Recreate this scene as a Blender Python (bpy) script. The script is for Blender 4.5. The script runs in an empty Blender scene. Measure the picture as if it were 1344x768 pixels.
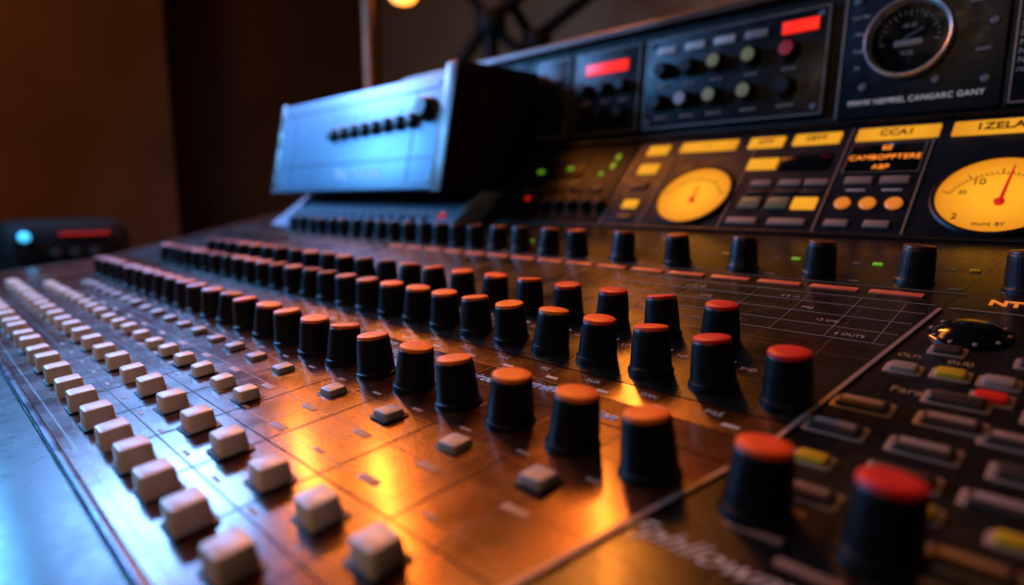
import bpy, bmesh, math, random
from mathutils import Matrix, Vector
random.seed(4)
S=0.03; H0=0.95          # one unit = knob pitch (30 mm)
sc=bpy.context.scene
sc.view_settings.view_transform='Standard'; sc.view_settings.look='None'; sc.view_settings.exposure=0
COL=sc.collection
def W(x,y,z): return Vector((x*S,y*S,z*S+H0))
# ------------------------------------------------ materials
def newmat(name):
    m=bpy.data.materials.new(name); m.use_nodes=True
    nt=m.node_tree; b=nt.nodes['Principled BSDF']; return m,nt,b
def mat(name,col,rough=.5,metal=0,emis=None,es=0,coat=0,var=.15,bump=.0,scale=300,rvar=.1,spec=.5,radial=None):
    m,nt,b=newmat(name)
    N=nt.nodes; L=nt.links
    tc=N.new('ShaderNodeTexCoord'); nz=N.new('ShaderNodeTexNoise'); nz.inputs['Scale'].default_value=scale; nz.inputs['Detail'].default_value=5
    L.new(tc.outputs['Object'],nz.inputs['Vector'])
    mx=N.new('ShaderNodeMix'); mx.data_type='RGBA'
    mx.inputs[6].default_value=(*[c*(1-var) for c in col],1); mx.inputs[7].default_value=(*[min(1,c*(1+var)) for c in col],1)
    L.new(nz.outputs['Fac'],mx.inputs[0]); L.new(mx.outputs[2],b.inputs['Base Color'])
    mr=N.new('ShaderNodeMapRange'); mr.inputs[1].default_value=.3; mr.inputs[2].default_value=.7
    mr.inputs[3].default_value=max(0,rough-rvar); mr.inputs[4].default_value=min(1,rough+rvar)
    nz2=N.new('ShaderNodeTexNoise'); nz2.inputs['Scale'].default_value=scale*.2; nz2.inputs['Detail'].default_value=6
    L.new(tc.outputs['Object'],nz2.inputs['Vector']); L.new(nz2.outputs['Fac'],mr.inputs[0]); L.new(mr.outputs[0],b.inputs['Roughness'])
    b.inputs['Metallic'].default_value=metal; b.inputs['Coat Weight'].default_value=coat; b.inputs['Coat Roughness'].default_value=.12
    b.inputs['Specular IOR Level'].default_value=spec
    if emis: b.inputs['Emission Color'].default_value=(*emis,1); b.inputs['Emission Strength'].default_value=es
    if radial:
        # backlight painted into emission colour: brighter in the middle, deeper amber at the rim
        ln=N.new('ShaderNodeVectorMath'); ln.operation='LENGTH'; L.new(tc.outputs['Object'],ln.inputs[0])
        m2=N.new('ShaderNodeMapRange'); m2.inputs[1].default_value=radial*.35; m2.inputs[2].default_value=radial; L.new(ln.outputs['Value'],m2.inputs[0])
        e=N.new('ShaderNodeMix'); e.data_type='RGBA'; e.inputs[6].default_value=(*emis,1); e.inputs[7].default_value=(emis[0]*.72,emis[1]*.52,emis[2]*.5,1)
        L.new(m2.outputs[0],e.inputs[0]); L.new(e.outputs[2],b.inputs['Emission Color'])
    if bump:
        bp=N.new('ShaderNodeBump'); bp.inputs['Strength'].default_value=bump; bp.inputs['Distance'].default_value=.0005
        L.new(nz.outputs['Fac'],bp.inputs['Height']); L.new(bp.outputs[0],b.inputs['Normal'])
    return m
def panel_mat(name,c1,c2,rough,metal,coat,linecol,pw=S,ph=S,linew=.012,rr=.1,fine=.0,crough=.12,spec=.5):
    """printed and scribed control-panel surface: smudges, fine grain, module lines, dust"""
    m,nt,b=newmat(name); N=nt.nodes; L=nt.links
    tc=N.new('ShaderNodeTexCoord')
    nz=N.new('ShaderNodeTexNoise'); nz.inputs['Scale'].default_value=38; nz.inputs['Detail'].default_value=8; nz.inputs['Roughness'].default_value=.7
    L.new(tc.outputs['Object'],nz.inputs['Vector'])
    rp=N.new('ShaderNodeMapRange'); rp.inputs[1].default_value=.35; rp.inputs[2].default_value=.68; L.new(nz.outputs['Fac'],rp.inputs[0])
    cr=N.new('ShaderNodeMix'); cr.data_type='RGBA'; cr.inputs[6].default_value=(*c1,1); cr.inputs[7].default_value=(*c2,1)
    L.new(rp.outputs[0],cr.inputs[0])
    def brick(w,h,lw):
        br=N.new('ShaderNodeTexBrick'); br.offset=0; br.inputs['Scale'].default_value=1
        br.inputs['Brick Width'].default_value=w; br.inputs['Row Height'].default_value=h; br.inputs['Mortar Size'].default_value=S*lw
        br.inputs['Mortar Smooth'].default_value=.3; L.new(tc.outputs['Object'],br.inputs['Vector']); return br
    br=brick(pw,ph,linew); b2=brick(S*1.0,S*.65,.010)
    mu=N.new('ShaderNodeMath'); mu.operation='MULTIPLY'; mu.inputs[1].default_value=fine; L.new(b2.outputs['Fac'],mu.inputs[0])
    nb=N.new('ShaderNodeTexNoise'); nb.inputs['Scale'].default_value=60; nb.inputs['Detail'].default_value=3; L.new(tc.outputs['Object'],nb.inputs['Vector'])
    mu2=N.new('ShaderNodeMath'); mu2.operation='MULTIPLY'; L.new(mu.outputs[0],mu2.inputs[0]); L.new(nb.outputs['Fac'],mu2.inputs[1])
    mxx=N.new('ShaderNodeMath'); mxx.operation='MAXIMUM'; L.new(br.outputs['Fac'],mxx.inputs[0]); L.new(mu2.outputs[0],mxx.inputs[1])
    mx=N.new('ShaderNodeMix'); mx.data_type='RGBA'; L.new(mxx.outputs[0],mx.inputs[0]); L.new(cr.outputs[2],mx.inputs[6]); mx.inputs[7].default_value=(*linecol,1)
    # sparse dust specks
    vo=N.new('ShaderNodeTexVoronoi'); vo.inputs['Scale'].default_value=420; L.new(tc.outputs['Object'],vo.inputs['Vector'])
    vm=N.new('ShaderNodeMapRange'); vm.inputs[1].default_value=.10; vm.inputs[2].default_value=.05; L.new(vo.outputs['Distance'],vm.inputs[0])
    vn=N.new('ShaderNodeTexNoise'); vn.inputs['Scale'].default_value=90; L.new(tc.outputs['Object'],vn.inputs['Vector'])
    vg=N.new('ShaderNodeMath'); vg.operation='GREATER_THAN'; vg.inputs[1].default_value=.56; L.new(vn.outputs['Fac'],vg.inputs[0])
    vmu=N.new('ShaderNodeMath'); vmu.operation='MULTIPLY'; L.new(vm.outputs[0],vmu.inputs[0]); L.new(vg.outputs[0],vmu.inputs[1])
    vm2=N.new('ShaderNodeMath'); vm2.operation='MULTIPLY'; vm2.inputs[1].default_value=.5; L.new(vmu.outputs[0],vm2.inputs[0])
    dx=N.new('ShaderNodeMix'); dx.data_type='RGBA'; L.new(vm2.outputs[0],dx.inputs[0]); L.new(mx.outputs[2],dx.inputs[6]); dx.inputs[7].default_value=(.32,.26,.22,1)
    L.new(dx.outputs[2],b.inputs['Base Color'])
    n2=N.new('ShaderNodeTexNoise'); n2.inputs['Scale'].default_value=22; n2.inputs['Detail'].default_value=9; n2.inputs['Roughness'].default_value=.7
    L.new(tc.outputs['Object'],n2.inputs['Vector'])
    mr=N.new('ShaderNodeMapRange'); mr.inputs[1].default_value=.35; mr.inputs[2].default_value=.65; mr.inputs[3].default_value=rough-rr*.8; mr.inputs[4].default_value=rough+rr
    L.new(n2.outputs['Fac'],mr.inputs[0])
    ad=N.new('ShaderNodeMath'); ad.operation='MULTIPLY_ADD'; ad.inputs[1].default_value=.25; L.new(mxx.outputs[0],ad.inputs[0]); L.new(mr.outputs[0],ad.inputs[2]); L.new(ad.outputs[0],b.inputs['Roughness'])
    n3=N.new('ShaderNodeTexNoise'); n3.inputs['Scale'].default_value=900; n3.inputs['Detail'].default_value=3; L.new(tc.outputs['Object'],n3.inputs['Vector'])
    sb=N.new('ShaderNodeMath'); sb.operation='SUBTRACT'; L.new(n3.outputs['Fac'],sb.inputs[0]); L.new(mxx.outputs[0],sb.inputs[1])
    bp=N.new('ShaderNodeBump'); bp.inputs['Strength'].default_value=.25; bp.inputs['Distance'].default_value=.00025; L.new(sb.outputs[0],bp.inputs['Height']); L.new(bp.outputs[0],b.inputs['Normal'])
    b.inputs['Metallic'].default_value=metal; b.inputs['Coat Weight'].default_value=coat; b.inputs['Coat Roughness'].default_value=crough
    b.inputs['Specular IOR Level'].default_value=spec
    return m
M={}
M['brown']=panel_mat('copper_brown_panel',(.032,.008,.003),(.125,.031,.009),.23,.5,.38,(.012,.003,.0012),pw=S*4,ph=S*2.6,fine=.95,crough=.14,rr=.09)
M['black']=panel_mat('black_panel',(.004,.0035,.0035),(.010,.008,.007),.27,0,.08,(.02,.016,.013),pw=S*2.98,ph=S*2.98,linew=.008,fine=.5,spec=.35)
M['body']=mat('console_body',(.006,.006,.007),.38,bump=.2,spec=.25)
M['rail']=mat('edge_rail_satin',(.03,.06,.09),.28,metal=.7,scale=300)
M['arm']=mat('armrest_vinyl',(.0015,.018,.036),.30,bump=.02,scale=900,rvar=.04,spec=.33)
M['wood']=mat('dark_wood_trim',(.055,.020,.008),.4,coat=.1,scale=120)
M['knob']=mat('knob_plastic',(.004,.004,.005),.40,bump=.25,scale=1500,rvar=.06,spec=.24)
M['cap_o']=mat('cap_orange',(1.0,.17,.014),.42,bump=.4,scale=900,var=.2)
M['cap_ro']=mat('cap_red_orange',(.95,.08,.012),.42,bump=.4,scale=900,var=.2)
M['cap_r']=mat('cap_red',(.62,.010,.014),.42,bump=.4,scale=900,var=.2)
M['cap_do']=mat('cap_dark_orange',(.32,.05,.012),.42,bump=.4,scale=900,var=.2)  # darker orange for the farther knobs of a row
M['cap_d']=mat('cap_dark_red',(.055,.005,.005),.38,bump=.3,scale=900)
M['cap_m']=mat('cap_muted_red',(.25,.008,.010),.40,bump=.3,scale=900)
M['ivory']=mat('button_ivory',(.74,.58,.45),.40,bump=.3,scale=350,var=.16)
M['greyb']=mat('button_grey',(.32,.26,.22),.45,bump=.2,scale=800,var=.12)
M['socket']=mat('button_socket',(.010,.005,.003),.5,spec=.3)
M['silver']=mat('silver_trim',(.55,.53,.50),.26,metal=.9,scale=200)
M['screw']=mat('dark_screw',(.12,.12,.12),.5,metal=.5,scale=200)
M['chrome']=mat('bright_ring',(.80,.78,.75),.24,metal=.75,scale=200,rvar=.05)
M['seam']=mat('seam_strip',(.26,.19,.15),.42,metal=.3,scale=200)
M['pale']=mat('printed_label_pale',(.21,.145,.11),.5,var=.3,scale=500)
M['dimp']=mat('print_dim',(.28,.15,.09),.5,var=.35,scale=500)
M['white']=mat('print_white',(.45,.38,.33),.5,var=.4,scale=600)
M['grid']=mat('print_grid',(.28,.24,.21),.5,var=.5,scale=300)
M['script']=mat('print_script',(.80,.70,.62),.5,var=.3,scale=600)
M['gold']=mat('print_gold',(.28,.17,.07),.5,var=.4,scale=600)
M['blueprint']=mat('print_blue',(.30,.60,.95),.5)
M['pink']=mat('label_salmon',(.60,.12,.06),.4)
M['yel']=mat('lit_yellow_label',(.16,.07,.006),.4,emis=(1,.41,.018),es=.84,var=.25,scale=120,spec=.2,radial=S*1.4)
M['dial']=mat('lit_dial',(.16,.07,.006),.4,emis=(1,.42,.018),es=1.0,var=.1,scale=20,spec=.15,radial=S*1.08)
M['ink']=mat('ink_black',(.02,.008,.002),.5)
M['redn']=mat('needle_red',(.75,.02,.01),.4,emis=(1,.02,.01),es=.35)
M['redled']=mat('red_lamp',(.4,.02,.01),.3,emis=(1,.018,.008),es=1.1,spec=.2)
M['reddot']=mat('red_small_lamp',(.3,.01,.01),.3,emis=(1,.02,.02),es=.5,spec=.2)
M['greenled']=mat('green_lamp',(.1,.3,.03),.3,emis=(.35,1,.04),es=.28)
M['amber']=mat('amber_lamp',(.4,.15,.02),.3,emis=(1,.26,.025),es=.55)
M['ambtext']=mat('amber_text',(.5,.2,.03),.3,emis=(1,.24,.02),es=1.5)
M['cyan']=mat('cyan_lamp',(.1,.6,.8),.3,emis=(.06,.6,1),es=1.2)
M['wtext']=mat('lit_white_text',(.5,.5,.5),.4,emis=(1,.85,.8),es=.25)
M['gtick']=mat('gauge_print',(.26,.25,.24),.4)
M['keyg']=mat('key_grey',(.030,.023,.019),.4,spec=.3)
M['keyw']=mat('key_pale',(.24,.18,.145),.4,spec=.3)
M['keyy']=mat('key_yellow',(.42,.28,.012),.4,spec=.3)
M['keyr']=mat('key_red',(.60,.015,.01),.4,spec=.3)
M['keygreen']=mat('key_dull_green',(.10,.13,.07),.4)
M['glass']=mat('dark_display',(.003,.004,.005),.12,coat=.3,spec=.4)
M['rack']=mat('rack_panel_black',(.005,.006,.008),.38,bump=.2,scale=500,spec=.22)
M['rackblue']=mat('rack_panel_blue_black',(.006,.009,.013),.38,bump=.2,scale=500,spec=.2)
M['plinth']=mat('plinth_panel',(.20,.25,.33),.34,bump=.2,scale=500,metal=.2)
M['bluebox']=mat('painted_blue_steel',(.13,.23,.33),.40,metal=.3,scale=40,rvar=.04,var=.1)
M['boxside']=mat('side_panel_black',(.012,.006,.004),.5,bump=.3,spec=.25)
M['boxline']=mat('box_line_dark',(.02,.045,.07),.45)
M['olive']=mat('knob_olive',(.36,.29,.08),.4)
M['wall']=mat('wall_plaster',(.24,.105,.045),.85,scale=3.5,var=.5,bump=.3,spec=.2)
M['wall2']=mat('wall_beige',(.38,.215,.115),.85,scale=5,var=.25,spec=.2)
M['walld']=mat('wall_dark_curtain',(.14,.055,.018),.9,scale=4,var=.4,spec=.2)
M['floor']=mat('floor_dark_wood',(.03,.016,.010),.4,scale=12)
M['brass']=mat('brass',(.18,.065,.018),.5,metal=.3)
M['bulb']=mat('bulb_glow',(1,.6,.3),.3,emis=(1,.31,.03),es=4)
M['stand']=mat('stand_black',(.006,.004,.003),.6,spec=.12)
# ------------------------------------------------ mesh builders (units -> metres)
def fin(bm,name,mats,smooth=True,ang=35):
    bmesh.ops.recalc_face_normals(bm,faces=bm.faces)
    for v in bm.verts: v.co*=S
    me=bpy.data.meshes.new(name); bm.to_mesh(me); bm.free()
    for m in (mats if isinstance(mats,(list,tuple)) else [mats]): me.materials.append(m)
    if smooth:
        for p in me.polygons: p.use_smooth=True
        try: me.set_sharp_from_angle(angle=math.radians(ang))
        except Exception: pass
    return me
def m_rbox(w,h,d,mat_,r=.04,bev=.02,taper=1.0,z0=0,name='block'):
    """rounded-corner block, base on z0, optional taper and softened top edge"""
    r=min(r,w*.49,h*.49); bev=min(bev,d*.49)
    def ring(w,h,r,z):
        out=[]
        for cx,cy,a0 in ((w/2-r,h/2-r,0),(-w/2+r,h/2-r,90),(-w/2+r,-h/2+r,180),(w/2-r,-h/2+r,270)):
            for k in range(4):
                a=math.radians(a0+k*30); out.append((cx+r*math.cos(a),cy+r*math.sin(a),z))
        return out
    bm=bmesh.new()
    f=lambda t:1+(taper-1)*t
    lv=[(0,0,0)]+[(1-bev/d,0,0),(1-bev*.3/d,bev*.3,0),(1,bev,0)]
    rings=[]
    for t,ins,_ in lv:
        rings.append([bm.verts.new(c) for c in ring(w*f(t)-2*ins,h*f(t)-2*ins,max(.004,r-ins*.5),z0+d*t)])
    for a,b in zip(rings[:-1],rings[1:]):
        n=len(a)
        for i in range(n): bm.faces.new((a[i],a[(i+1)%n],b[(i+1)%n],b[i]))
    bm.faces.new(rings[-1]); bm.faces.new(rings[0][::-1])
    return fin(bm,name,mat_)
def m_lathe(prof,mat_,seg=40,rid=0,rd=0,zr=(0,0),name='turned',close=True):
    bm=bmesh.new(); rings=[]
    for r,z in prof:
        if r<=1e-6: rings.append([bm.verts.new((0,0,z))]); continue
        v=[]
        for i in range(seg):
            a=2*math.pi*i/seg; rr=r
            if rid and zr[0]<=z<=zr[1]: rr=r-rd*(1 if (i%(seg//rid))==0 else 0)
            v.append(bm.verts.new((rr*math.cos(a),rr*math.sin(a),z)))
        rings.append(v)
    for a,b in zip(rings[:-1],rings[1:]):
        for i in range(seg):
            j=(i+1)%seg
            if len(a)==1: bm.faces.new((a[0],b[i],b[j]))
            elif len(b)==1: bm.faces.new((a[i],a[j],b[0]))
            else: bm.faces.new((a[i],a[j],b[j],b[i]))
    if close and len(rings[0])>1: bm.faces.new(rings[0][::-1])
    if close and len(rings[-1])>1: bm.faces.new(rings[-1])
    return fin(bm,name,mat_)
def m_poly(pts,mat_,name='sheet'):
    bm=bmesh.new()
    for q in pts: bm.faces.new([bm.verts.new(p) for p in q])
    return fin(bm,name,mat_,smooth=False)
def m_prism(prof,x0,x1,mat_,name='extrusion',bev=0):
    """profile in (y,z) extruded along x"""
    bm=bmesh.new()
    a=[bm.verts.new((x0,y,z)) for y,z in prof]; b=[bm.verts.new((x1,y,z)) for y,z in prof]
    n=len(prof)
    for i in range(n): bm.faces.new((a[i],a[(i+1)%n],b[(i+1)%n],b[i]))
    bm.faces.new(a[::-1]); bm.faces.new(b)
    if bev: bmesh.ops.bevel(bm,geom=bm.edges[:],offset=bev,segments=2,affect='EDGES',profile=.6)
    return fin(bm,name,mat_)
_tc={}
def m_text(s,size,mat_,ext=.006,shear=0,bold=0,align='CENTER',sp=1.0):
    k=(s,size,mat_.name,shear,bold,align,sp)
    if k in _tc: return _tc[k]
    cu=bpy.data.curves.new('lettering','FONT'); cu.body=s; cu.size=size*S; cu.extrude=ext*S; cu.shear=shear; cu.offset=bold*S
    cu.align_x=align; cu.align_y='CENTER'; cu.space_character=sp
    o=bpy.data.objects.new('t',cu); COL.objects.link(o); bpy.context.view_layer.update()
    me=bpy.data.meshes.new_from_object(o.evaluated_get(bpy.context.evaluated_depsgraph_get()))
    bpy.data.objects.remove(o); me.materials.clear(); me.materials.append(mat_); me.name='lettering'
    _tc[k]=me; return me
def m_tube(pts,r,mat_,seg=12,name='tube'):
    bm=bmesh.new(); rings=[]
    P=[Vector(p) for p in pts]
    for i,p in enumerate(P):
        d=(P[min(i+1,len(P)-1)]-P[max(i-1,0)]).normalized()
        u=d.cross(Vector((.3,.9,.31))).normalized(); v=d.cross(u)
        rr=r[i] if isinstance(r,(list,tuple)) else r
        rings.append([bm.verts.new(p+u*rr*math.cos(2*math.pi*k/seg)+v*rr*math.sin(2*math.pi*k/seg)) for k in range(seg)])
    for a,b in zip(rings[:-1],rings[1:]):
        for k in range(seg): bm.faces.new((a[k],a[(k+1)%seg],b[(k+1)%seg],b[k]))
    bm.faces.new(rings[0][::-1]); bm.faces.new(rings[-1])
    return fin(bm,name,mat_)
# ------------------------------------------------ object helpers
def thing(name,label,cat,loc,mesh=None,group=None,rot=None):
    o=bpy.data.objects.new(name,mesh); COL.objects.link(o)
    o.location=W(*loc)
    if rot is not None: o.rotation_euler=rot
    o['label']=label; o['category']=cat
    if group: o['group']=group
    if mesh is None: o.empty_display_size=.02
    o['_l']=list(loc); return o
class Frame:
    def __init__(s,o,ey): 
        s.o=Vector(o); s.ex=Vector((1,0,0)); s.ey=Vector(ey).normalized(); s.en=s.ex.cross(s.ey)
        s.rot=Matrix((s.ex,s.ey,s.en)).transposed()
    def p(s,u,v,n=0): return s.o+s.ex*u+s.ey*v+s.en*n
def part(parent,name,me,pos,rot=None,label=None):
    """pos in world units; parent is an unrotated top-level thing"""
    o=bpy.data.objects.new(name,me); COL.objects.link(o); o.parent=parent
    o.location=(Vector(pos)-Vector(parent['_l']))*S
    if rot is not None: o.rotation_euler=rot.to_euler() if isinstance(rot,Matrix) else rot
    if label: o['label']=label
    return o
def sub(parent,name,me,loc=(0,0,0),rot=(0,0,0)):
    o=bpy.data.objects.new(name,me); COL.objects.link(o); o.parent=parent; o.location=Vector(loc)*S; o.rotation_euler=rot
    return o
# ------------------------------------------------ THE CONSOLE
YB=6.5
def zd(y): return -3.301+.1*y if y<YB else -4.081+.22*y
F_F=Frame((0,0,-3.301),(0,1,.1)); F_R=Frame((0,0,-4.081),(0,1,.22))
PAN=Frame((0,14.8,-.824),(0,.700,.714)); RK=Frame((0,17.5,0),(0,.0912,1))
def deckp(x,y,n=0): return Vector((x,y,zd(y)+n))
def drot(y): return (F_F if y<YB else F_R).rot
def divx(y): return -2.66+.13*(y-5.86) if y>5.86 else -2.66+.17*(y-5.86)
XL,XR=-32.5,1.6; XM=-29.6
con=thing('mixing_console','large black and copper-brown audio mixing console with rows of knobs','mixing console',(-12,6,-25))
prof=[(1.25,zd(1.25)-.03),(YB,zd(YB)-.03),(14.8,zd(14.8)-.03),(17.42,1.83),(17.6,1.9),(19.5,1.9),(19.5,-8),(16,-9.5),(2.5,-5.2),(1.25,-4.6)]
part(con,'console_body',m_prism([(y-6,z+25) for y,z in prof],XM+12,XR+12,M['body']),(-12,6,-25))
prof2=[(1.25,zd(1.25)-.03),(YB,zd(YB)-.03),(14.8,zd(14.8)-.03),(16.5,zd(14.8)-.03),(16.5,-8),(16,-9.5),(2.5,-5.2),(1.25,-4.6)]
part(con,'console_wing',m_prism([(y-6,z+25) for y,z in prof2],XL+12,XM+11.995,M['body']),(-12,6,-25))
for lx in (-29,-12,-1):
    part(con,'leg',m_rbox(1.2,8,15.9,M['body'],bev=.1),(lx,11,-25))
def sheet(fl,fr,ys,t,mt,pos=(0,0,0)):
    top=[];q=[]
    for a,b in zip(ys[:-1],ys[1:]):
        q.append([(fl(a),a,zd(a)+t),(fr(a),a,zd(a)+t),(fr(b),b,zd(b)+t),(fl(b),b,zd(b)+t)])
        if a==ys[0]: q.append([(fl(a),a,zd(a)-.05),(fr(a),a,zd(a)-.05),(fr(a),a,zd(a)+t),(fl(a),a,zd(a)+t)])
    for f in (fl,fr):
        for a,b in zip(ys[:-1],ys[1:]): q.append([(f(a),a,zd(a)-.05),(f(b),b,zd(b)-.05),(f(b),b,zd(b)+t),(f(a),a,zd(a)+t)])
    return m_poly(q,mt)
part(con,'front_panel',sheet(lambda y:XL+.1,divx,[1.18,4,YB,6.95],.0,M['brown']),(0,0,0))
part(con,'rear_panel',sheet(lambda y:XL+.1,divx,[6.98,9,12,14.78],.0,M['black']),(0,0,0))
part(con,'master_panel',sheet(divx,lambda y:XR-.05,[1.18,4,YB,9,12,14.78],-.004,M['black']),(0,0,0))
part(con,'seam_strip',sheet(lambda y:divx(y)-.03,lambda y:divx(y)+.03,[1.3,3,5.86,YB,9,11.0],.03,M['seam']),(0,0,0))
part(con,'trim_rail',m_prism([(1.07,-3.35),(1.17,-3.35),(1.17,-3.175),(1.155,-3.165),(1.085,-3.165),(1.07,-3.18)],XL,XR,M['rail']),(0,0,0))
ap=[(1.06,-3.24),(.7,-3.25),(.35,-3.28),(.0,-3.33),(-.3,-3.39),(-.5,-3.45),(-.72,-3.54),(-.9,-3.66),(-1.03,-3.80),(-1.12,-3.98),(-1.1,-4.35),(-.8,-4.65),(1.06,-4.7)]
part(con,'armrest',m_prism(ap,XL,XR,M['arm']),(0,0,0))
part(con,'end_cheek',m_prism([(1.0,-3.2),(YB,zd(YB)+.02),(14.8,zd(14.8)+.06),(16.5,zd(14.8)+.06),(16.5,-8),(1.0,-5)],XL-.3,XL-.003,M['wood']),(0,0,0))
def rowline(y,x0,x1,w,mt,name='rule_line',n=.006):
    me=m_rbox(abs(x1-x0),w,.008,mt,r=.005,bev=.002)
    return part(con,name,me,deckp((x0+x1)/2,y,n-.004),drot(y))
# ---- rotary knobs
KP=[(.325,-.14),(.328,.02),(.320,.045),(.300,.06),(.295,.09),(.290,.20),(.280,.33),(.269,.46),(.261,.55),(.252,.585),(.245,.592)]
kb=m_lathe(KP,M['knob'],seg=90,rid=30,rd=.0035,zr=(.08,.56),name='knob_body')
CP=[(.248,.575),(.249,.612),(.242,.634),(.227,.643),(.12,.647),(0,.648)]
caps={k:m_lathe(CP,M[k],seg=48,name='knob_cap') for k in ('cap_o','cap_ro','cap_r','cap_d','cap_do','cap_m')}
def knob(x,y,cap,s=1.0):
    o=part(con,'rotary_knob',kb,deckp(x,y),(math.radians(5),0,0)); o.scale=(s,s,s)
    o.rotation_euler=(math.radians(4.5+random.uniform(-.6,.6)),math.radians(random.uniform(-.7,.7)),random.uniform(0,6.28))
    sub(o,'cap',caps[cap])
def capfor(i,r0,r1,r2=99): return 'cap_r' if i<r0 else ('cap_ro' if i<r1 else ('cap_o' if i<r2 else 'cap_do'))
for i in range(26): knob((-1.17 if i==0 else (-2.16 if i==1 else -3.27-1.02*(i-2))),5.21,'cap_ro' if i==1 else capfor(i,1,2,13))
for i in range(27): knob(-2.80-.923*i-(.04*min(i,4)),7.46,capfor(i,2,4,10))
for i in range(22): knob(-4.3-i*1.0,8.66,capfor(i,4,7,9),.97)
xs=[-1.13,-2.62,-4.16,-5.64,-7.14,-8.6,-10.0,-10.97,-12,-12.95,-13.85]
while xs[-1]>-25: xs.append(xs[-1]-.85)
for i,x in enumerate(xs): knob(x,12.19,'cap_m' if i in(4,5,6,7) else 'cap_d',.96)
# ---- push buttons
def btn_mesh(w,h,mt): return m_rbox(w,w*.92,h,mt,r=.045,bev=.034,taper=.92,name='key_cap')
bA=btn_mesh(.41,.27,M['ivory']); bB=btn_mesh(.39,.24,M['ivory']); bC=btn_mesh(.34,.17,M['ivory']); bD=btn_mesh(.34,.10,M['greyb'])
so=m_rbox(.48,.45,.02,M['socket'],r=.05,bev=.008,name='socket'); so2=m_rbox(.41,.39,.02,M['socket'],r=.05,bev=.008,name='socket')
def button(x,y,me,skt):
    o=part(con,'push_button',me,deckp(x,y,.015+random.uniform(-.03,.01)),drot(y))
    o.rotation_euler.z+=random.uniform(-.03,.03); o.rotation_euler.x+=random.uniform(-.03,.03)
    sub(o,'socket',skt,(0,0,-.012))
for x in [-5.1,-6.18,-7.2,-8.1,-9.0,-9.95]+[-10.95-1.0*i for i in range(17)]: button(x,1.70,bA,so)
for x in [-4.22,-5.25,-6.35,-7.5,-8.6,-9.7]+[-10.75-1.03*i for i in range(17)]: button(x,2.58,bB,so)
for i in range(19): button(-9.1-.93*i,3.42,bC,so2)
for x in [-4.02,-5.36,-6.73,-8.2,-9.9]+[-11-1.0*i for i in range(15)]: button(x,4.35,bD,so2)
# ---- printed marks on the front panel
pl=m_rbox(.34,.11,.006,M['dimp'],r=.01,bev=.002); ps=m_rbox(.2,.05,.006,M['dimp'],r=.01,bev=.002); pw=m_rbox(.22,.06,.006,M['white'],r=.01,bev=.002)
for i in range(14): part(con,'printed_mark',pl,deckp(-3.85-1.37*i,3.85,.001),drot(3))
for i in range(18): part(con,'printed_mark',ps,deckp(-3.6-1.0*i,4.72,.001),drot(3))
for i in range(12): part(con,'printed_mark',pl if i%2 else ps,deckp(-4.4-1.1*i,3.28,.001),drot(3))
for i in range(12): part(con,'printed_mark',ps,deckp(-4.9-1.0*i,2.2,.001),drot(3))
for i in range(12): part(con,'printed_mark',pw if i<5 else ps,deckp(-3.75-1.02*i,5.68,.001),drot(5))
for y,x0 in ((2.12,-3.3),(3.0,-3.25),(5.85,-2.75)): rowline(y,XL+.2,x0,.014,M['socket'])
for i in range(16):
    x=-4.7-1.37*i
    part(con,'rule_line',m_rbox(.014,3.1,.006,M['socket'],r=.004,bev=.002),deckp(x,3.1,.001),drot(3))
words=['finnltion','lestrifivm','tnirder','rfecion','cortlion','aneliom']
for i in range(9):
    part(con,'lettering',m_text(words[i%6],.27,M['blueprint'],shear=.4),deckp(-4.75-1.02*i,6.30 if i%2 else 6.05,.004),drot(6.3))
for i in range(12):
    part(con,'lettering',m_text(['INLE','GAN','AUX','FRE','PAN'][i%5],.12,M['white']),deckp(-3.4-.923*i,6.80,.004),drot(YB+1))
    part(con,'printed_mark',pw,deckp(-3.1-.923*i,6.62,.002),drot(YB+1))
for i in range(10):
    part(con,'lettering',m_text(['SND','MD','LO','HI','MX'][i%5],.12,M['white']),deckp(-3.55-1.0*i,8.02,.004),drot(8))
    part(con,'printed_mark',pw,deckp(-3.9-1.0*i,8.15,.002),drot(8))
# white grid on rear panel
for y in (9.45,9.85,10.3,10.75,11.15): rowline(y,-7.5,divx(y)-.1,.010,M['grid'])
for x in (-2.45,-3.1,-3.9,-4.8,-5.8,-6.8): part(con,'rule_line',m_rbox(.010,1.7,.006,M['grid'],r=.004,bev=.002),deckp(x,10.3,.001),drot(9))
for i in range(14):
    part(con,'lettering',m_text(['4 OUTS','12 kHz','PRE','4 8 12','C.REM','+10 dB','LINE'][i%7],.12,M['grid']),deckp(-2.8-.45*i,9.62+.42*(i%4),.004),drot(9))
for i in range(16):
    part(con,'indicator_strip',m_rbox(.78,.15,.03,M['pink'],r=.02,bev=.01),deckp(-2.7-.95*i,11.48,.0),drot(11))
rowline(11.75,XL+1,-1.8,.015,M['pale'])
for i in range(14):
    x=-2.0-1.49*i
    part(con,'indicator_lamp',m_rbox(.16,.09,.03,M['greenled' if i in(1,2,5,7) else 'keyy'],r=.02,bev=.01),deckp(x+.1,12.95,0),drot(12))
    part(con,'lettering',m_text(['N5','A2','M1','S4'][i%4],.15,M['pale']),deckp(x-.25,12.95,.004),drot(12))
    part(con,'printed_mark',ps,deckp(x,11.95,.002),drot(12))
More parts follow.
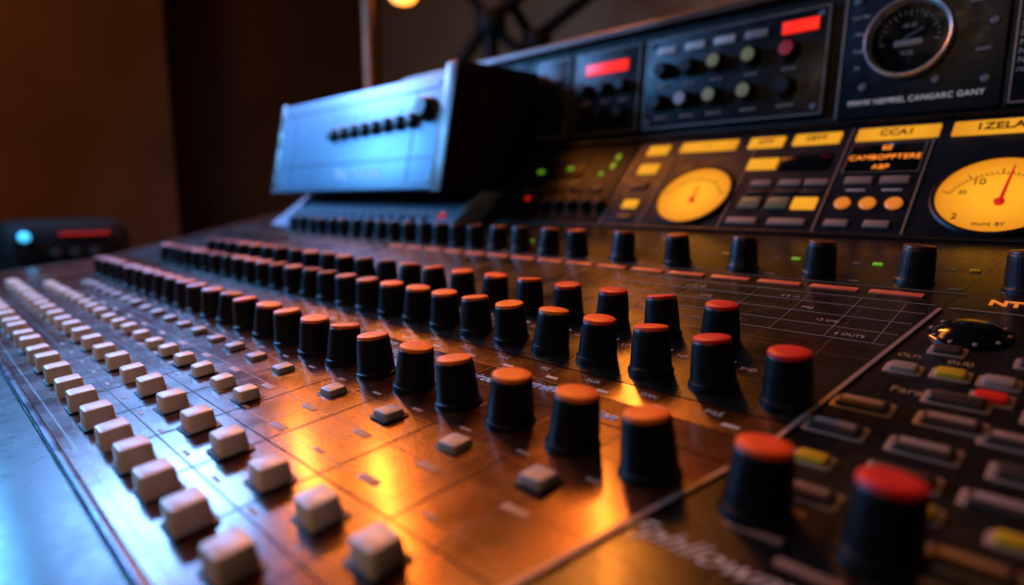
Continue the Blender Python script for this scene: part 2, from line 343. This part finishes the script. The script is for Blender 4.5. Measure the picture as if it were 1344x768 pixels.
# ---- master section keys
def key(x,y,w,h,mt,d=.07):
    o=part(con,'square_key',m_rbox(w,h,d,mt,r=.04,bev=.025,taper=.94),deckp(x,y,0),drot(y))
    sub(o,'key_frame',m_rbox(w+.1,h+.08,.018,M['pale'],r=.04,bev=.006),(0,0,-.008))
    return o
for x,y,c in ((-2.05,7.73,'keyw'),(-1.2,7.73,'keyw'),(-2.14,7.11,'pale'),(-1.3,7.1,'keyw'),(-.62,7.62,'pale'),(-.57,6.5,'keyw'),(-.45,7.05,'keyg'),(-.35,8.2,'pale'),(-1.35,6.55,'keyg'),(-1.95,5.75,'pale'),(-.62,5.45,'pale'),(-1.25,8.25,'keyg')):
    key(x,y,.55,.24,M['keyg'])
    part(con,'printed_mark',m_rbox(.42,.11,.006,M[c],r=.02,bev=.002),deckp(x,y,.07),drot(y))
for x,y,c in ((-.97,8.45,'keyr'),(-1.92,8.84,'keyw'),(-1.43,8.88,'keyy'),(-.96,8.87,'keyw'),(-2.12,6.42,'keyy'),(-1.12,6.02,'keyy'),(-.4,8.9,'keyg'),(-1.6,9.55,'keyg'),(-.7,9.5,'keyg')):
    key(x,y,.32,.22,M[c])
key(-.45,5.98,.24,.18,M['keyy'])
for x,y,w in ((-2.05,4.9,.5),(-1.5,4.65,.5),(-2.0,5.38,.4),(-.9,5.1,.5),(-1.6,3.7,.5)):
    part(con,'printed_mark',m_rbox(w,.10,.006,M['dimp'],r=.01,bev=.002),deckp(x,y,.0),drot(y))
part(con,'lettering',m_text('Fphllowm',.36,M['script'],shear=.55,bold=-.006,sp=1.0),deckp(-2.25,4.36,.002),drot(4))
part(con,'lettering',m_text('Faral',.20,M['gold']),deckp(-1.72,8.28,.002),drot(8))
part(con,'lettering',m_text('OLF)',.13,M['gold']),deckp(-1.95,9.25,.002),drot(8))
part(con,'lettering',m_text('GLR)',.13,M['gold']),deckp(-1.40,9.25,.002),drot(8))
part(con,'lettering',m_text('NTI',.30,M['amber'],bold=.01),deckp(-1.24,11.5,.004),drot(11))
part(con,'lettering',m_text('CR',.18,M['pale']),deckp(-1.3,12.0,.004),drot(12))
rowline(11.1,-1.9,1.4,.02,M['seam'])
dialp=part(con,'jog_dial',m_lathe([(.48,0),(.48,.03),(.45,.05),(.42,.05),(.36,.10),(.26,.15),(.14,.18),(0,.19)],M['glass'],seg=48),deckp(-1.48,10.17),drot(10))
for k in range(10):
    a=k*.628; sub(dialp,'bolt',m_lathe([(.03,0),(.03,.02),(.02,.03),(0,.03)],M['keyw'],seg=10),(.435*math.cos(a),.435*math.sin(a),.04))
# ---- meter bridge (45 degree panel)
def P(name,me,u,v,n=0,frame=PAN,parent=None,label=None): return part(parent or con,name,me,frame.p(u,v,n),frame.rot,label)
P('meter_bridge_panel',m_rbox(13.0,3.62,.04,M['rackblue'],r=.03,bev=.01),-5.0,1.80,-.02)
P('meter_bridge_panel',m_rbox(XM*-1-11.55,3.62,.04,M['rack'],r=.03,bev=.01),(XM-11.55)/2,1.80,-.022)
for u in (-11.35,-10.0,-7.60,-5.29,-3.5,-.7):
    P('divider_line',m_rbox(.035,3.5,.03,M['seam'],r=.008,bev=.008),u,1.78,.015)
P('ledge_trim',m_rbox(XR-XM,.10,.10,M['body'],r=.02,bev=.03),(XR+XM)/2,-.02,.0)
P('ledge_trim',m_rbox(XR-XM,.12,.12,M['body'],r=.02,bev=.04),(XR+XM)/2,3.70,.0)
def yl(u,v,w,h,t=None,ts=.3,mt='yel',tx=0):
    o=P('indicator_label',m_rbox(w,h,.04,M[mt],r=.03,bev=.012),u,v,.018)
    if t: sub(o,'lettering',m_text(t,ts,M['ink'],bold=.006),(tx,0,.045))
yl(-10.75,3.15,.72,.40); yl(-9.1,3.2,1.75,.40,'- -',.2); yl(-7.4,3.2,.95,.40,'CTT',.22); yl(-6.1,3.22,1.15,.40,'CETT',.22)
yl(-4.3,3.25,1.72,.42,'CCA1',.28); yl(-2.1,3.25,2.2,.44,'1ZELA.',.31,tx=-.22)
yl(-10.72,2.33,.66,.40); yl(-10.65,.88,.5,.32); yl(-7.22,2.36,.78,.40); yl(-5.72,.94,.56,.38)
def gb(u,v,w,h,mt='keyg',n='bridge_key'): P(n,m_rbox(w,h,.06,M[mt],r=.03,bev=.02,taper=.95),u,v,.015)
gb(-10.7,1.62,.6,.3); gb(-10.6,.35,.5,.22)
for u in(-7.0,-6.27,-5.64): gb(u,1.64,.56,.2,'pale')
for u in(-7.0,-6.27,-5.64): gb(u,1.32,.5,.1,'keyg')
gb(-7.05,.94,.55,.38,'keygreen'); gb(-6.35,.94,.55,.38,'keygreen')
gb(-7.05,.33,.8,.2,'pale'); gb(-5.95,.33,.9,.2,'pale')
P('display_screen',m_rbox(1.25,.55,.03,M['glass'],r=.05,bev=.01),-6.15,2.36,.018)
for u in(-4.72,-3.98): gb(u,1.68,.6,.22,'pale')
for u in(-4.84,-4.03): gb(u,.33,.52,.2,'pale')
for u in(-4.88,-4.36,-3.84): P('indicator_lamp',m_lathe([(.17,0),(.17,.04),(.14,.07),(0,.085)],M['amber'],seg=24),u,.96,.015)
for u in(-4.72,-3.98): P('printed_mark',m_rbox(.4,.05,.01,M['white'],r=.01,bev=.003),u,1.38,.02)
ds=P('display_screen',m_rbox(1.62,1.06,.03,M['glass'],r=.12,bev=.01),-4.38,2.42,.018)
bm=bmesh.new()
for a,b,c,d in((-.77,.77,.48,.495),(-.77,.77,-.495,-.48),(-.785,-.77,-.49,.49),(.77,.785,-.49,.49)):
    bmesh.ops.create_cube(bm,size=1,matrix=Matrix.Translation(((a+b)/2,(c+d)/2,.033))@Matrix.Diagonal((b-a,d-c,.008,1)))
sub(ds,'screen_frame',fin(bm,'frame',M['pale'],smooth=False))
for t,z,s in(('BE',.32,.20),('CAMBOPPTERE',.0,.215),('ABP',-.32,.20)): sub(ds,'lettering',m_text(t,s,M['ambtext'],bold=-.003,sp=1.04),(0,z,.035))
def meter(u,v,r,full):
    o=P('vu_meter',m_lathe([(r+.1,0),(r+.1,.05),(r+.06,.09),(r+.0,.09),(r-.01,.03),(0,.03)],M['body'],seg=64),u,v,.018)
    sub(o,'dial',m_lathe([(r-.005,.028),(r-.005,.045),(0,.045)],M['dial'],seg=64))
    bm=bmesh.new()
    R=r*.80
    def bar(x0,y0,x1,y1,w):
        d=Vector((x1-x0,y1-y0)).normalized(); n=Vector((-d.y,d.x))*w/2
        bm.faces.new([bm.verts.new((x,y,.05)) for x,y in((x0+n.x,y0+n.y),(x1+n.x,y1+n.y),(x1-n.x,y1-n.y),(x0-n.x,y0-n.y))])
    N=25; c0=-.25*r
    for k in range(N):
        a=math.radians(160-140*k/(N-1)); L=.15 if k%6==0 else .07
        bar(R*math.cos(a),c0+R*math.sin(a),(R+L*r)*math.cos(a),c0+(R+L*r)*math.sin(a),.022 if k%6==0 else .014)
        if k<N-1:
            b=math.radians(160-140*(k+1)/(N-1)); bar(R*math.cos(a),c0+R*math.sin(a),R*math.cos(b),c0+R*math.sin(b),.014)
    sub(o,'scale_marking',fin(bm,'scale',M['ink'],smooth=False))
    if full:
        for t,x,y,s in(('10',-.34,.33,.24),('2',-.58,-.60,.22),('20',-.56,.05,.14),('5',.42,.33,.14),('inumt .BY',-.02,-.78,.13)): sub(o,'lettering',m_text(t,s,M['ink']),(x*r,y*r,.052))
    bm=bmesh.new(); px,py=(.06*r,-.22*r); tx,ty=(.16*r,.76*r) if full else (.05*r,.30*r)
    w=.038
    vs=[bm.verts.new(c) for c in((px-w,py-.1,.08),(px+w,py-.1,.08),(tx+.016,ty,.08),(tx-.016,ty,.08),(px-w,py-.1,.065),(px+w,py-.1,.065),(tx+.016,ty,.065),(tx-.016,ty,.065))]
    for f in((0,1,2,3),(7,6,5,4),(0,4,5,1),(1,5,6,2),(2,6,7,3),(3,7,4,0)): bm.faces.new([vs[i] for i in f])
    sub(o,'needle',fin(bm,'needle',M['redn'],smooth=False))
    sub(o,'needle_hub',m_lathe([(.09,0),(.09,.05),(.06,.065),(0,.065)],M['redn'],seg=20),(px,py,.05))
meter(-8.75,1.22,1.02,False); meter(-2.08,1.2,1.04,True)
# left part of the bridge
for i in range(9):
    o=P('small_knob',m_lathe([(.19,0),(.19,.12),(.15,.26),(.1,.28),(0,.28)],M['knob'],seg=24),-11.7-.55*i,.78,.0)
P('indicator_lamp',m_lathe([(.10,0),(.10,.05),(0,.09)],M['reddot'],seg=20),-15,1.1,.0)
for u,v,w,h in((-15.2,2.4,.28,.14),(-13.9,2.5,.24,.16),(-12.15,2.55,.14,.24),(-12.15,2.95,.14,.24),(-12.45,2.2,.16,.14)): P('indicator_lamp',m_rbox(w,h,.04,M['greenled'],r=.03,bev=.01),u,v,.02)
for i in range(5): gb(-12.3-.75*i,1.5,.5,.2,'keyg')
P('display_screen',m_rbox(2.2,.9,.03,M['rack'],r=.05,bev=.01),-14.3,2.45,.0)
# sloping plinth that carries the blue outboard unit
pl0=(12.75,zd(12.75)-.03); pl1=(14.9,.22)
PF=Frame((0,pl0[0],pl0[1]),(0,pl1[0]-pl0[0],pl1[1]-pl0[1]))
part(con,'unit_plinth',m_prism([pl0,pl1,(17.3,.22),(15.9,zd(12.95)),(13.5,zd(12.95)-.3)],XM-.1,-16.5,M['plinth'],bev=.03),(0,0,0))
for i in range(19): P('printed_mark',m_rbox(.3 if i%3 else .45,.1,.006,M['white'],r=.01,bev=.002),-17.6-.62*i,1.4,.002,PF)
for i in range(15): P('rivet',m_lathe([(.12,0),(.12,.06),(.08,.09),(0,.09)],M['knob'],seg=14),-18.2-.7*i,.9,.0,PF)
P('indicator_lamp',m_lathe([(.14,0),(.14,.05),(0,.1)],M['reddot'],seg=20),-17.4,1.15,.0,PF)
# ------------------------------------------------ RACK CABINET AND UNITS
cab=thing('rack_cabinet','long black equipment cabinet standing on the mixing console','cabinet',(-12,18.5,1.9))
def cp(name,me,pos,rot=None): return part(cab,name,me,pos,rot)
cp('cabinet_body',m_prism([(17.75-18.5,.0),(18.02-18.5,3.75),(22-18.5,3.75),(22-18.5,0)],-25.2+12,3+12,M['boxside']),(-12,18.5,1.9))
cp('top_rail',m_prism([(17.6,5.34),(17.62,5.52),(17.8,5.60),(22,5.75),(22,5.655),(18.0,5.655),(18.0,5.34)],-25.2,3,M['wood'],bev=0),(0,0,0))
def unit(x0,x1,z0,z1,label,mt='rack',border=True):
    u=thing('rack_unit',label,'audio unit',RK.p((x0+x1)/2,z0,0.05),group='audio units mounted in the cabinet')
    P('face_plate',m_rbox(x1-x0,z1-z0,.1,M[mt],r=.05,bev=.02),(x0+x1)/2,(z0+z1)/2,.02,RK,u)
    if border:
        w=.03;x0+=.06;x1-=.06;z0+=.05;z1-=.05
        bm=bmesh.new()
        for a,b,c,d in((x0,x1,z0,z0+w),(x0,x1,z1-w,z1),(x0,x0+w,z0,z1),(x1-w,x1,z0,z1)):
            bmesh.ops.create_cube(bm,size=1,matrix=Matrix.Translation(((a+b)/2-(x0+x1)/2,(c+d)/2-(z0+z1)/2,.0))@Matrix.Diagonal((b-a,d-c,.02 if (b-a)>(d-c) else .024,1)))
        P('face_border',fin(bm,'border',M['seam'],smooth=False),(x0+x1)/2,(z0+z1)/2,.125,RK,u)
    return u
def rk(u_,x,z,r,mt='knob',d=.32):
    o=P('small_knob',m_lathe([(r*1.15,0),(r*1.15,.05),(r,.08),(r*.9,d),(r*.75,d+.04)],M['knob'],seg=28),x,z,.12,RK,u_)
    sub(o,'cap',m_lathe([(r*.80,d+.02),(r*.78,d+.06),(0,d+.065)],M[mt],seg=28))
def rl(u_,x,z,w,h,mt,name='indicator_label'): return P(name,m_rbox(w,h,.05,M[mt],r=.03,bev=.015),x,z,.12,RK,u_)
def screws(u_,pts):
    for x,z in pts: P('screw',m_lathe([(.1,0),(.1,.03),(.07,.055),(0,.055)],M['screw'],seg=16),x,z,.12,RK,u_)
u1=unit(-16.7,-15.0,2.15,5.05,'narrow black blank audio unit with thin border')
rl(u1,-15.85,4.2,.9,.2,'keyg'); rk(u1,-16.1,3.2,.16); rk(u1,-15.5,3.2,.16)
u2=unit(-14.85,-12.0,2.15,5.05,'black audio unit with red lit display and small knobs')
rl(u2,-13.4,4.4,1.75,.36,'redled','red_display')
for x in(-14.2,-13.4,-12.6):
    for z in(3.7,2.8): rk(u2,x,z,.2)
for x in(-14.2,-13.4,-12.6): rl(u2,x,3.25,.4,.08,'keyw')
u3=unit(-11.85,-6.2,2.15,5.05,'wide black audio unit with olive and red knobs')
for x,c in((-11.08,'white'),(-10.1,'white'),(-9.15,'white'),(-8.2,'keyw')): rl(u3,x,4.58,.65,.22,c)
rl(u3,-7.0,4.58,.95,.32,'redled','red_display')
for x,c in((-11.1,'knob'),(-10.2,'knob'),(-9.3,'olive'),(-8.25,'olive'),(-7.2,'cap_r')): rk(u3,x,3.95,.24,c)
for x,c in((-11.2,'knob'),(-10.3,'greyb'),(-9.35,'olive'),(-8.3,'olive'),(-7.2,'knob')): rk(u3,x,2.98,.24,c)
for x in(-11.1,-10.2,-9.3,-8.25,-7.2):
    rl(u3,x,3.48,.4,.07,'keyw','printed_mark'); rl(u3,x,2.5,.5,.07,'keyw','printed_mark')
screws(u3,((-11.6,2.4),(-6.45,2.4),(-11.6,4.8),(-6.45,4.8)))
u4=unit(-5.9,-2.5,2.0,5.9,'blue-black audio unit with round silver-rimmed gauge','rackblue',False)
P('edge_line',m_rbox(.04,3.8,.02,M['seam'],r=.01,bev=.005),-5.87,3.9,.125,RK,u4)
g=P('gauge',m_lathe([(.95,0),(.95,.16),(.93,.22),(.895,.25),(.86,.22),(.84,.10),(.80,.03),(0,.03)],M['chrome'],seg=64),-4.4,3.80,.12,RK,u4)
sub(g,'gauge_face',m_lathe([(.84,.03),(.84,.05),(0,.05)],M['glass'],seg=48))
bm=bmesh.new()
for k in range(19):
    a=math.radians(-10+200*k/18); L=.12 if k%3==0 else .06
    bmesh.ops.create_cube(bm,size=1,matrix=Matrix.Rotation(a,4,'Z')@Matrix.Translation((.64-L/2,0,.055))@Matrix.Diagonal((L,.016,.006,1)))
sub(g,'scale_marking',fin(bm,'ticks',M['gtick'],smooth=False))
sub(g,'lettering',m_text('VOL',.15,M['gtick']),(0,-.36,.055)); sub(g,'lettering',m_text('dB 20',.12,M['gtick']),(0,.28,.055))
sub(g,'dial_window',m_rbox(.6,.14,.01,M['keyw'],r=.03,bev=.003),(0,-.12,.05))
sub(g,'needle',m_rbox(.46,.02,.02,M['gtick'],r=.005,bev=.005),(.1,.08,.064),(0,0,.5))
P('lettering',m_text('MWW NEMREL CANGARC GANY',.18,M['wtext'],bold=-.001,sp=1.06),-4.2,2.36,.124,RK,u4)
screws(u4,((-5.3,2.75),(-3.75,2.75),(-2.8,2.65),(-2.75,3.9),(-5.6,4.9)))
for x,z in((-3.1,4.4),(-2.9,3.3)): rl(u4,x,z,.3,.08,'keyw','printed_mark')
for k in range(4): P('lettering',m_text(['Lun ber','- Dns -','Fuel','34'][k],.13,M['white']),-5.5,4.5-.42*k,.124,RK,u4)
u5=unit(-2.42,2.2,2.0,5.9,'black audio unit with small printed list','rack',True)
for k,t in enumerate(['Imin Gr','Seounten','Seroulae','Detene.','Meno-','Nesss','NTC...','rulge']): P('lettering',m_text(t,.17,M['white'],align='LEFT'),-2.28,4.10-.19*k,.124,RK,u5)
rk(u5,-1.2,2.7,.25); rk(u5,-.4,3.6,.3)
# ------------------------------------------------ blue-steel outboard box on the left of the bridge
BZ=.25
FB=Frame((0,13.1,BZ),(0,.79,4.0))
bx=thing('rack_unit','blue steel audio unit with black end panel and knob row','audio unit',(-22.8,15.5,BZ))
pr=[(13.14-15.5,.02),(13.93-15.5,3.98),(17.7-15.5,3.98),(17.7-15.5,.02)]
part(bx,'casing',m_prism(pr,-29.3+22.8,-16.95+22.8,M['boxside']),(-22.8,15.5,BZ))
part(bx,'face_plate',m_rbox(12.25,4.0,.14,M['bluebox'],r=.06,bev=.03),FB.p(-23.1,2.04,.0),FB.rot)
part(bx,'end_panel',m_prism([(12.86-15.5,-.02),(13.70-15.5,4.24),(13.8-15.5,4.32),(17.72-15.5,4.4),(17.72-15.5,-.02)],-16.94+22.8,-16.55+22.8,M['boxside'],bev=.05),(-22.8,15.5,BZ))
part(bx,'end_panel',m_prism([(12.9-15.5,-.02),(13.74-15.5,4.05),(13.8-15.5,4.1),(17.72-15.5,4.1),(17.72-15.5,-.02)],-29.6+22.8,-29.31+22.8,M['silver'],bev=.05),(-22.8,15.5,BZ))
part(bx,'edge_trim',m_rbox(.12,4.1,.1,M['screw'],r=.02,bev=.03),FB.p(-17.0,2.02,.16),FB.rot)
part(bx,'edge_trim',m_prism([(12.82-15.5,-.02),(13.66-15.5,4.24),(13.80-15.5,4.24),(12.96-15.5,-.02)],-16.95+22.8,-16.40+22.8,M['wood'],bev=.01),(-22.8,15.5,BZ))
for i in range(8):
    o=part(bx,'small_knob',m_lathe([(.31,0),(.31,.05),(.27,.08),(.24,.26),(.19,.29),(0,.29)],M['knob'],seg=28),FB.p(-24.2+.80*i,2.35+.02*i,.14),FB.rot)
part(bx,'small_knob',m_lathe([(.45,0),(.45,.1),(.39,.15),(.35,.4),(.30,.45),(0,.46)],M['knob'],seg=28),FB.p(-17.75,2.8,.14),FB.rot)
part(bx,'lettering',m_text('TNII: TVE 2848',.55,M['script'],bold=.005),FB.p(-22.0,.66,.145),FB.rot)
for x in(-28.8,-17.3):
    for v in(.35,3.7): part(bx,'screw',m_lathe([(.12,0),(.12,.04),(0,.06)],M['screw'],seg=14),FB.p(x,v,.14),FB.rot)
for v,w in((3.55,.07),(1.15,.07),(.22,.05)): part(bx,'groove_line',m_rbox(11.2,w,.01,M['boxline'],r=.01,bev=.004),FB.p(-22.95,v,.14),FB.rot)
part(bx,'groove_line',m_rbox(.08,3.2,.01,M['boxline'],r=.01,bev=.004),FB.p(-27.9,1.9,.14),FB.rot)
part(bx,'groove_line',m_rbox(.08,3.2,.01,M['boxline'],r=.01,bev=.004),FB.p(-18.6,1.9,.14),FB.rot)
for k in range(9): part(bx,'printed_mark',m_rbox(.4,.07,.008,M['boxline'],r=.01,bev=.003),FB.p(-24.2+.78*k,2.95,.14),FB.rot)
# ------------------------------------------------ ROOM
fl=bpy.data.objects.new('floor',m_poly([[(-90,-60,0),(60,-60,0),(60,60,0),(-90,60,0)]],M['floor'])); COL.objects.link(fl); fl.location=W(0,0,-25.0); fl['kind']='structure'
def wall(label,x0,y0,x1,y1,mt,t=1.0):
    d=Vector((x1-x0,y1-y0,0)); L=d.length; a=math.atan2(d.y,d.x)
    me=m_rbox(L,t,70,mt,r=.02,bev=.02)
    return thing('wall',label,'wall',((x0+x1)/2,(y0+y1)/2,-24.99),me,rot=(0,0,a))
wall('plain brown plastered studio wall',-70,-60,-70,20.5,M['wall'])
wall('dark brown studio wall',-78,21.5,-78,50,M['walld'])  # darker brown base colour than the plastered wall
wall('beige studio wall behind the equipment cabinet',-77,50.6,50,50.6,M['wall2'])
def cam_pt(a,r,z): return (-.712*a+.702*r,.702*a+.712*r,z)
lx,ly,_=cam_pt(44,-9.7,0)
lamp=thing('floor_lamp','brass floor lamp with small glowing orange bulb','lamp',(lx,ly,-25))
part(lamp,'pole',m_tube([(0,0,.3),(0,0,10),(0,0,44)],.42,M['brass']),(lx,ly,-25))
part(lamp,'base',m_lathe([(4,0),(4,.4),(1,.9),(.5,1.2),(0,1.2)],M['brass']),(lx,ly,-25))
bz=13.5
bxp=cam_pt(44,-7.3,bz)
part(lamp,'lamp_arm',m_tube([(lx,ly,bz+2.2),((lx+bxp[0])/2,(ly+bxp[1])/2,bz+2.7),(bxp[0],bxp[1],bz+1.4)],.12,M['brass']),(0,0,0))
part(lamp,'lamp_shade',m_lathe([(.35,1.6),(.5,1.5),(1.7,.7),(1.62,.7),(.45,1.4)],M['stand'],close=False),(bxp[0],bxp[1],bz-.0))
part(lamp,'bulb',m_lathe([(0,-.7),(.7,-.45),(1.05,.0),(.85,.5),(.35,.95),(.3,1.4)],M['bulb'],seg=24),(bxp[0],bxp[1],bz))
def stand(a,r,z,label):
    x,y,_=cam_pt(a,r,0)
    t=thing('microphone_stand',label,'stand',(x,y,-25))
    part(t,'pole',m_tube([(0,0,.5),(0,0,z+25)],.55,M['stand']),(x,y,-25))
    part(t,'boom',m_tube([(-.702*4,-.712*4,z+25-6),(0,0,z+25-.5),(.702*6,.712*6,z+25+4)],.45,M['stand']),(x,y,-25))
    part(t,'boom',m_tube([(.702*5,.712*5,z+25-5),(0,0,z+25-1),(-.702*4,-.712*4,z+25+5)],.38,M['stand']),(x,y,-25))
    part(t,'clamp',m_lathe([(.9,0),(1.1,.3),(1.1,1.3),(.9,1.6),(0,1.6)],M['stand'],seg=20),(x,y,z-1.6))
    part(t,'base',m_lathe([(4,0),(4,.3),(.5,.8),(0,.8)],M['stand']),(x,y,-25))
stand(46,-1.5,13,'black microphone stand with crossed booms'); stand(47,1.8,12,'black microphone stand with crossed booms')
tb=thing('side_table','dark side table standing by the wall','table',(-46,7,-25))
part(tb,'table_top',m_rbox(14,16,.8,M['stand'],r=.4,bev=.15),(-46,7,-5.0))
for dx,dy in((-6,-7),(6,-7),(-6,7),(6,7)): part(tb,'leg',m_rbox(.9,.9,19.95,M['stand'],bev=.1),(-46+dx,7+dy,-25))
am=thing('amplifier','small black amplifier with cyan and red lamps','amplifier',(-44,6.6,-4.19))
part(am,'casing',m_rbox(5,6.6,3.0,M['stand'],r=1.6,bev=1.0),(-44,6.6,-4.19))
part(am,'face_plate',m_rbox(5.0,2.0,.1,M['stand'],r=.8,bev=.03),(-41.5,6.6,-2.75),(math.pi/2,0,math.pi/2))
part(am,'indicator_lamp',m_lathe([(.26,0),(.26,.2),(.18,.3),(0,.32)],M['cyan'],seg=20),(-41.4,4.6,-2.05),(0,math.pi/2,0))
M['reddim']=mat('red_lamp_dim',(.12,.01,.008),.3,emis=(1,.03,.02),es=.3)
part(am,'red_display',m_rbox(2.4,.16,.1,M['reddim'],r=.07,bev=.03),(-41.38,7.3,-1.95),(math.pi/2,0,math.pi/2))
for k in range(3): part(am,'small_knob',m_lathe([(.25,0),(.22,.4),(0,.42)],M['keyg'],seg=16),(-41.38,5.9+.9*k,-3.0),(0,math.pi/2,0))
sp=thing('loudspeaker','small dark loudspeaker standing on the side table','loudspeaker',(-48,1.4,-4.19))
part(sp,'cabinet',m_rbox(4,4.4,4.6,M['stand'],r=.3,bev=.2),(-48,1.4,-4.19))
part(sp,'speaker_cone',m_lathe([(1.4,0),(1.4,.15),(1.2,.2),(.5,-.1+.15),(0,.1)],M['rack'],seg=32),(-45.97,1.4,-2.2),(0,math.pi/2,0))
# ------------------------------------------------ LIGHTS
def area(name,pos,tgt,sx,sy,power,col):
    l=bpy.data.lights.new(name,'AREA'); l.shape='RECTANGLE'; l.size=sx*S; l.size_y=sy*S; l.energy=power; l.color=col
    o=bpy.data.objects.new(name,l); COL.objects.link(o); o.location=W(*pos)
    o.rotation_euler=(W(*tgt)-W(*pos)).to_track_quat('-Z','Y').to_euler(); return o
def dirpt(az,el,d):
    az=math.radians(az);el=math.radians(el)
    return cam_pt(d*math.cos(el)*math.cos(az),d*math.cos(el)*math.sin(az),d*math.sin(el))
WC=(1,.26,.025)
area('warm_lamp_light',dirpt(-17,26,44),(-6,4,-2.8),1.0,8,3.4,WC)
area('warm_lamp_light',dirpt(-23.5,21,44),(-8,4,-2.8),.9,6,1.9,WC)
area('warm_lamp_light',dirpt(5,32,40),(-4,4,-2.8),1.0,9,3.0,WC)
area('warm_soft_light',dirpt(-10,39,50),(-7,5,-2.5),24,8,4.6,(1,.29,.05))
area('cool_soft_light',(-36,-3,11),(-16,4,-2),5,9,.95,(.02,.30,1))
area('cool_deck_light',(-41,7,14.5),(-22,11,-1.0),9,6,8,(.18,.42,1))
area('cool_face_light',(-38,-3,9.5),(-28.5,13,1.5),6,6,7.0,(.14,.48,1))
area('neutral_key_light',(-6,-14,20),(-8,5,-2),4,4,1.35,(1,.66,.42))
area('wall_wash_light',(-48,-4,34),(-69,15,8),8,8,2.0,(1,.48,.20))
area('wall_wash_light',(6,34,12),(4,50,14),6,4,2.0,(1,.56,.28))
w=bpy.data.worlds.new('World'); sc.world=w; w.use_nodes=True
w.node_tree.nodes['Background'].inputs[0].default_value=(.6,.40,.28,1); w.node_tree.nodes['Background'].inputs[1].default_value=.002
# ------------------------------------------------ CAMERA
cd=bpy.data.cameras.new('camera'); cam=bpy.data.objects.new('camera',cd); COL.objects.link(cam); sc.camera=cam
cd.sensor_width=36; cd.lens=811/1344*36; cd.clip_start=.005; cd.clip_end=50
cam.location=W(0,0,0)
th=math.atan(124/811); yaw=math.atan(832/820.4)
cam.rotation_euler=(math.pi/2-th,0,yaw)
cd.dof.use_dof=True; cd.dof.focus_distance=9.6*S; cd.dof.aperture_fstop=3.8; cd.dof.aperture_blades=0
for o in bpy.data.objects:
    if '_l' in o.keys(): del o['_l']
